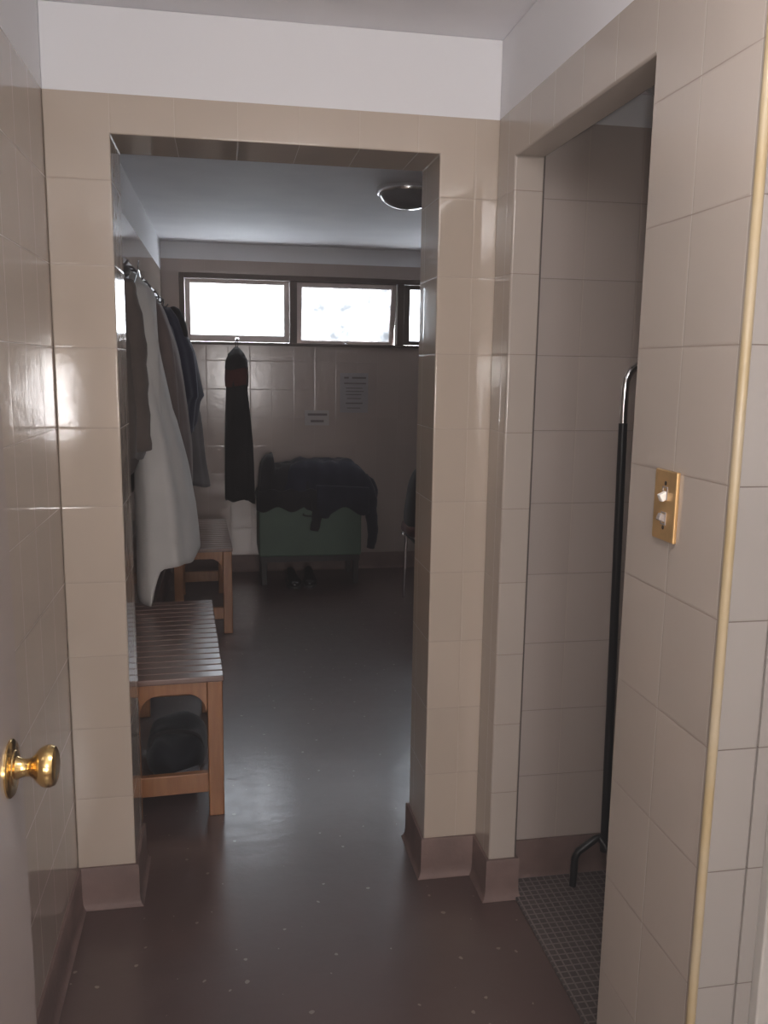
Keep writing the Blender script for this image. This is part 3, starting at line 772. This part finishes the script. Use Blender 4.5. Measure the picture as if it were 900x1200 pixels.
# ------------------------------------------------------------------ ceiling lights (off) and the lit one
m, nt, b = new_mat('opal_glass'); M_opal = m
b.inputs['Base Color'].default_value = (.30, .29, .30, 1); b.inputs['Roughness'].default_value = .12; b.inputs['Coat Weight'].default_value = .5
nt.links.new(ramp(nt, noise_n(nt, 6, 3, objvec(nt)), [(.3, (.22, .21, .22)), (.7, (.30, .29, .30))]), b.inputs['Base Color'])
m, nt, b = new_mat('lit_opal_glass'); M_lit = m
b.inputs['Base Color'].default_value = (.9, .88, .85, 1); b.inputs['Emission Color'].default_value = (1, .93, .84, 1); b.inputs['Emission Strength'].default_value = 2
nt.links.new(ramp(nt, noise_n(nt, 6, 3, objvec(nt)), [(.3, (.85, .83, .8)), (.7, (.92, .9, .88))]), b.inputs['Base Color'])
M_rim = plain('bright_metal_rim', (.75, .73, .72), .18, .9, var=.03)
def make_oyster(label, R, opal=M_opal, z=CE, zbowl=.075):
    t = thing('ceiling_light', label, 'ceiling light', (0, 0, z))
    bm = bmesh.new(); add_lathe(bm, [(R*.99, 0), (R, -.018), (R*.97, -.030), (R*.90, -.030), (R*.88, -.012), (R*.5, -.008)]); finish('rim', bm, M_rim, t, smooth='auto')
    prof = [(R*.93*math.cos(a), -.022-zbowl*math.sin(a)) for a in [i/10*PI/2 for i in range(11)]]
    bm = bmesh.new(); add_lathe(bm, prof); finish('bowl', bm, opal, t, smooth='auto')
    return t
l1 = make_oyster('round unlit ceiling light with a shiny rim in the dark changing room', .150); l1.location = (.86, 4.12, CE-.0005)
l2 = make_oyster('round ceiling light just visible inside the shower', .125, z=2.19, zbowl=.05); l2.location = (1.12, 2.02, 2.1895)
l3 = make_oyster('round lit ceiling light over the passage, above the view', .14, M_lit); l3.location = (.36, .66, CE-.0005)

# ------------------------------------------------------------------ lights
def area(name, loc, size, power, colr, rot=(0, 0, 0), shape='DISK', size_y=None):
    L = bpy.data.lights.new(name, 'AREA'); L.shape = shape; L.size = size; L.energy = power; L.color = colr
    if size_y: L.size_y = size_y
    o_ = bpy.data.objects.new(name, L); col.objects.link(o_); o_.location = loc; o_.rotation_euler = rot; return o_
def point(name, loc, r, power, colr):
    L = bpy.data.lights.new(name, 'POINT'); L.energy = power; L.shadow_soft_size = r; L.color = colr
    o_ = bpy.data.objects.new(name, L); col.objects.link(o_); o_.location = loc; return o_
point('passage_lamp', (.36, .62, 2.13), .14, 14.5, (1, .97, .98))
point('entry_fill', (.20, -1.30, 1.25), .22, 66, (1, .97, .98))  # unseen fill added behind the camera to brighten the passage
point('phone_torch', (.015, -.02, 1.495), 0.03, 18, (1, .97, .94))
area('side_fill', (2.55, 4.6, 1.85), 1.6, 2, (.97, .95, 1), (0, PI/2, 0), 'RECTANGLE', .45)  # added fill for the changing room, no window on this wall

w = bpy.data.worlds.new('World'); bpy.context.scene.world = w; w.use_nodes = True
nt = w.node_tree; bg = nt.nodes['Background']
tcw = nt.nodes.new('ShaderNodeTexCoord'); nz_ = nt.nodes.new('ShaderNodeTexNoise'); nz_.inputs['Scale'].default_value = 3
nt.links.new(tcw.outputs['Generated'], nz_.inputs['Vector'])
rp = nt.nodes.new('ShaderNodeValToRGB'); rp.color_ramp.elements[0].color = (.88, .93, 1, 1); rp.color_ramp.elements[1].color = (1, 1, 1, 1)
nt.links.new(nz_.outputs['Fac'], rp.inputs[0]); nt.links.new(rp.outputs[0], bg.inputs[0])
bg.inputs[1].default_value = 18.0

# ------------------------------------------------------------------ camera
cam = bpy.data.cameras.new('Camera'); co = bpy.data.objects.new('Camera', cam); col.objects.link(co)
F = Vector((.18040255, .9697495, -.16444094)); R = Vector((.98346964, -.18048747, .01455109)); U = Vector((.01556862, .16434772, .9862796))
co.matrix_world = Matrix(((R.x, U.x, -F.x, 0), (R.y, U.y, -F.y, 0), (R.z, U.z, -F.z, 1.4795), (0, 0, 0, 1)))
cam.sensor_fit = 'VERTICAL'; cam.sensor_height = 36; cam.lens = 1007.7/1200*36; cam.clip_start = .02
sc = bpy.context.scene; sc.camera = co
sc.view_settings.view_transform = 'Standard'; sc.view_settings.look = 'None'; sc.view_settings.exposure = 0
sc.view_settings.use_curve_mapping = True
sc.view_settings.curve_mapping.black_level = (-.010, -.009, -.009)
sc.view_settings.curve_mapping.update()
